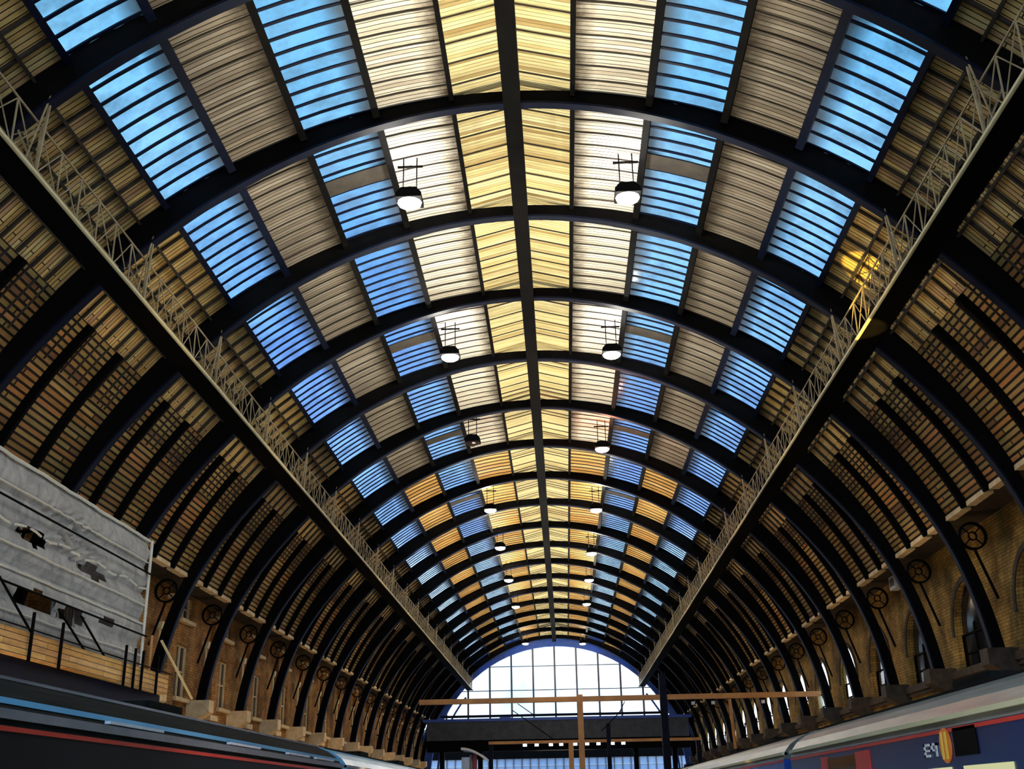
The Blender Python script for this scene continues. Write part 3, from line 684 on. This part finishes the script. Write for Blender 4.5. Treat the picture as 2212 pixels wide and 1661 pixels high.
for j in range(len(zsn) - 1):      # end return
    for i in range(8):
        xa = -13.2 - i * .33; xb = xa - .33
        def ex(x, z): return (x, ye + .06 * math.sin(x * 5 + z * 3), z)
        mb.face([(sx_(ys[-1], zsn[j]), ys[-1], zsn[j]) if i == 0 else ex(xa, zsn[j]), ex(xb, zsn[j]), ex(xb, zsn[j + 1]), (sx_(ys[-1], zsn[j + 1]), ys[-1], zsn[j + 1]) if i == 0 else ex(xa, zsn[j + 1])], M['sheet'])
sh = loc(mb, 'sheeting', 'translucent white sheeting')
md = sh.modifiers.new('thickness', 'SOLIDIFY'); md.thickness = .012
mb = MB()
for z, m, r in ((10.38, 'rope', .05), (9.62, 'rope', .022), (8.15, 'rope', .024), (7.55, 'rope', .032), (6.5, 'rope', .024)):
    mb.tube([(sx_(y, z) + .06, y, z + .008 * math.sin(y * 2)) for y in ys], r, M[m], 6)
for i, y in enumerate(ys[:-1]):
    if i % 3: mb.tube([(sx_(y, 8.72) + .08, y, 8.72 + .06 * math.sin(y * 2.7)), (sx_(ys[i + 1], 8.72) + .08, ys[i + 1], 8.72 + .06 * math.sin(ys[i + 1] * 2.7))], .035, M['rope'], 5)
mb.tube([(-13.14, ye, 6.1), (-13.14, ye, 10.38)], .05, M['rope'], 6)
loc(mb, 'hems_and_lacing', 'pale yellow hems and lacing')
mb = MB()
for z in (9.18, 7.12): mb.tube([(-13.02, 4, z), (-13.02, ye, z)], .03, M['iron'], 6)
loc(mb, 'ledger_tubes', 'black ledger tubes over the sheeting')
for y in (8, 13, 18, 23, 28, 33, 37):
    for x in (-13.7, -15.7): mb = MB(); mb.tube([(x, y, 5.56), (x, y, 10.3)], .05, M['pole'], 6); loc(mb, 'standard')
for (a, b) in (((26.8, 7.15), (29.2, 5.9)), ((30.3, 6.9), (32.4, 6.0)), ((31.8, 6.95), (34.0, 5.95))): mb = MB(); mb.tube([(-12.95, a[0], a[1]), (-12.95, b[0], b[1])], .035, M['iron'], 6); loc(mb, 'diagonal_brace')
mb = MB(); mb.box(-15.95, -12.95, 3, 39.3, 5.4, 5.55, M['wood'], lambda w: (w[1], w[2])); mb.box(-13.0, -12.88, 3, 39.4, 5.42, 6.04, M['wood'], lambda w: (w[1], w[2])); loc(mb, 'plank_deck', 'orange timber plank deck and toe boards')
for y in (28.6, 30.4, 35.1, 35.9, 36.6, 38.0):
    mb = MB(); mb.tube([(-12.8, y, 5.3), (-12.8, y, 6.55)], .045, M['iron'], 6); loc(mb, 'guard_post')
mb = MB(); mb.tube([(-12.8, 3, 6.1), (-12.8, 39.4, 6.1)], .02, M['iron'], 6); loc(mb, 'guard_rail')
mb = MB(); mb.tube([(-12.85, 38.3, 7.1), (-12.85, 42.0, 5.5)], .05, M['cream'], 6); mb.tube([(-12.95, 37.6, 5.5), (-12.95, 37.6, 7.2)], .05, M['gantry'], 6); loc(mb, 'end_brace', 'cream end brace')
mb = MB(); mb.box(-15.95, -13.1, 3, 39.3, 4.3, 5.38, M['navy']); mb.box(-15.5, -13.4, 36, 39.2, 2.4, 4.3, M['navy'])
for y in (6, 14, 22, 30, 38.5): mb.box(-13.5, -13.2, y, y + .3, .032, 4.3, M['navy']); mb.box(-15.85, -15.6, y, y + .3, .032, 4.3, M['navy'])
loc(mb, 'steel_base', 'navy blue steel base frame')

# ------------------------------------------------------------------ trains
def roofprof(w, zc, zt):
    """half ellipse roof profile"""
    return [(w * math.cos(PI * i / 14), zc + (zt - zc) * math.sin(PI * i / 14)) for i in range(15)]
def carriage(xc, y0, y1, face, body, roof, label, detail, stripe='red'):
    """face = +1 when the visible side looks to +x"""
    c = empty('carriage', (xc, y0, -1.05), label, 'train carriage')
    L = y1 - y0; Zc = 3.42; Zt = 4.02; hw = 1.4      # heights above rail
    mb = MB(); mb.prism([(-hw, .95), (hw, .95), (hw, Zc), (-hw, Zc)], 0, L, M[body]); mb.build('body', c)
    mb = MB(); mb.prism(roofprof(hw, Zc, Zt), 0, L, M[roof]); mb.build('roof', c)
    mb = MB()
    for i in range(3, 12):
        a = PI * i / 14
        if i in (4, 6, 8, 10): x = hw * math.cos(a); z = Zc + (Zt - Zc) * math.sin(a); mb.bar((x, .1, z + .01), (x, L - .1, z + .01), .05, .03, M['roofdark' if roof != 'roofdark' else 'silver'])
    mb.build('roof_ribs', c)
    f = face
    if stripe:
        mb = MB(); mb.box(min(f * hw, f * (hw + .012)), max(f * hw, f * (hw + .012)), .05, L - .05, Zc - .05, Zc - .01, M[stripe]); mb.build('stripe', c, 'red stripe under the roof edge')
    mb = MB(); mb.bar((f * (hw - .03), 0, Zc + .10), (f * (hw - .03), L, Zc + .10), .10, .05, M['gutter' if detail == 'right' else 'silver']); mb.build('roof_gutter', c)
    mb = MB()
    for y in (2.2, L - 3.6): mb.box(-1.1, 1.1, y, y + 2.4, .35, .9, M['iron'])
    for y in (2.0, 3.8, L - 4.0, L - 2.2):
        for xx in (-.75, .75): mb.tube([(xx - .06, y + .4, .48), (xx + .06, y + .4, .48)], .45, M['iron'], 16)
    mb.build('bogies', c)
    mb = MB(); x0, x1 = (hw, hw + .014) if f > 0 else (-hw - .014, -hw)
    n = int((L - 5) / 1.75)
    w = M['litwin'] if detail == 'right' else M['darkglass']
    for i in range(n):
        y = (3.1 if detail != 'right' else 1.0) + i * 1.75
        if detail == 'right' and 7.0 < y + y0 - RY0 < 11.2: continue
        mb.box(x0, x1, y, y + 1.35, 2.15, 3.02, w)
    mb.build('side_windows', c)
    for i, y in enumerate((L * .3, L * .62)):
        mb = MB(); mb.box(-.45, .45, y, y + 1.3, Zt - .03, Zt + .10, M['roofdark']); mb.build('roof_vent', c)
    return c
RY0 = 9.2
# right hand train: dark blue with a red framed doorway and lit windows
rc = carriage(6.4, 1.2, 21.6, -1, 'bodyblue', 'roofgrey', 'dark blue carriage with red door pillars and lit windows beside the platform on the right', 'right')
hw = 1.4
for y0, y1 in ((18.55 - 1.2, 19.0 - 1.2), (16.0 - 1.2, 16.75 - 1.2)): mb = MB(); mb.box(-hw - .02, -hw, y0, y1, 1.0, 3.33, M['red']); mb.build('door_pillar', rc, 'red door pillar')
mb = MB(); mb.box(-hw - .016, -hw, 15.55, 17.35, 1.0, 3.30, M['darkglass']); dr = mb.build('door', rc, 'black sliding door')
for y in (15.2, 17.45):
    mb = MB(); mb.box(-hw - .03, -hw - .02, y, y + .22, 2.5, 3.0, M['iron']); mb.build('door_window', dr)
# lettering and round striped emblem
mb = MB(); yl = 13.55 - 1.2; z0 = 3.14; xf = -hw - .016
def stroke(a, b, c, d, m='whitep'): mb.box(xf, xf + .012, yl - max(a, b), yl - min(a, b), z0 + .72 * min(c, d), z0 + .72 * max(c, d), M[m])
for dx in (0, .26):
    stroke(dx, dx + .05, .08 if dx else 0, .20); stroke(dx, dx + .21, .16, .20); stroke(dx, dx + .19, .08, .11)
stroke(.42, .47, 0, .20)
stroke(0, .21, 0, .04)
mb.build('lettering', rc, 'small white lettering')
mb = MB(); mb.tube([(xf + .012, yl - .78, z0 + .10), (xf - .006, yl - .78, z0 + .10)], .18, M['logoo'], 24)
for dy in (-.08, .05): mb.box(xf - .012, xf, yl - .78 + dy, yl - .72 + dy, z0 - .04, z0 + .24, M['logoy'])
mb.build('round_emblem', rc, 'round orange emblem with yellow stripes')
mb = MB(); mb.box(-hw - .012, -hw, yl - 1.75, yl - 1.05, z0 - .02, z0 + .26, M['iron']); mb.build('destination_screen', rc, 'black destination screen')
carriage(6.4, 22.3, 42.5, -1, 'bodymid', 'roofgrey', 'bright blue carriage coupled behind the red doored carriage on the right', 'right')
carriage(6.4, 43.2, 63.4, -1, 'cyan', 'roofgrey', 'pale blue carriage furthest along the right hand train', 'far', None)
mb = MB(); mb.box(5.6, 7.2, 21.62, 22.28, 0, 2.6, M['iron']); tag(mb.build('gangway'), 'black gangway bellows joining the two blue carriages on the right', 'gangway')
# left hand train: black sided with red stripe and silver cantrail
lc = carriage(-5.1, 1.0, 24.0, 1, 'bodydark', 'roofdark', 'black sided carriage with a red stripe and dark roof at the lower left', 'left')
mb = MB(); mb.bar((1.40, 0, 3.50), (1.40, 23, 3.50), .05, .07, M['silver']); mb.build('cantrail_trim', lc, 'silver cantrail trim')
mb = MB(); mb.bar((1.33, 0, 3.62), (1.33, 23, 3.62), .03, .05, M['cyan']); mb.build('roof_edge_strip', lc, 'bright blue strip along the roof edge')
for y in (10.5, 14.8, 18.2, 20.4): mb = MB(); mb.box(1.36, 1.42, y, y + 1.6, 3.56, 3.59, M['whitep']); mb.build('painted_reflection', lc, 'pale painted reflection')  # pale strips painted in as reflections above the red stripe
carriage(-5.1, 24.6, 47.5, 1, 'cyan', 'cyan', 'pale blue carriage behind the black sided carriage on the left', 'left', None)
carriage(-5.1, 48.1, 71.0, 1, 'cyan', 'cyan', 'pale blue carriage furthest along the left hand train', 'left', None)
for xa in (-5.1, 6.4):
    t = empty('railway_track', (xa, 0, -1.05), 'steel rails under the %s train' % ('left' if xa < 0 else 'right'), 'track')
    for dx in (-.72, .72):
        mb = MB(); mb.box(dx - .035, dx + .035, -10, 148, 0.0, .0 + .02, M['iron']); mb.build('rail', t)

# red column carrying a curved white canopy, far off on the left platform
lo = empty('platform_canopy', (-7.95, 112, .032), 'red column with curved white canopy below the left end of the slate footbridge', 'canopy')
mb = MB(); mb.box(-.12, .38, -.3, .3, 0, 5.6, M['red']); mb.box(-.22, .5, -.4, .4, 0, .3, M['iron']); cl_ = mb.build('column', lo)
mb = MB(); cv = [(-.95 + 2.3 * i / 10, 6.35 - .95 * (i / 10) ** 2) for i in range(11)]
for (a, b), (c, d) in zip(cv, cv[1:]): mb.hexa([(a, -2.4, b), (c, -2.4, d), (c, 2.4, d), (a, 2.4, b), (a, -2.4, b + .22), (c, -2.4, d + .22), (c, 2.4, d + .22), (a, 2.4, b + .22)], M['whitep'])
mb.build('canopy_roof', lo, 'curved white roof')
mb = MB(); mb.box(-.9, -.12, -2.2, 2.2, 4.6, 5.7, M['facade']); mb.box(-.12, .0, -2.3, 2.3, 4.4, 5.9, M['mull']); mb.build('glass_screen', lo)
mb = MB(); mb.bar((.2, 0, 5.4), (.2, 0, 6.1), .3, .3, M['red']); mb.build('head_bracket', cl_)

# ------------------------------------------------------------------ boxes and signs on the walls
for x, y, z, lab, s in ((-15.6, 65.5, 11.7 - .5, 'small pale box sign high on the left wall by the rib foot', -1), (15.6, 49.3, 10.4, 'small pale box sign high on the right wall between two recesses', 1)):
    b = empty('box_sign', (x, y, z), lab, 'sign')
    mb = MB(); mb.box(-.18, .18, -.45, .45, -.28, .28, M['whitep']); mb.build('case', b)
    mb = MB(); mb.box(-.19 * s - .01 * s if s > 0 else .18, -.18 if s > 0 else .19, -.30, .30, -.16, .16, M['mull']); mb.build('face', b)
    mb = MB(); mb.bar((0, 0, 0), (.6 * s, 0, 0), .06, .06, M['iron']); mb.build('arm', b)
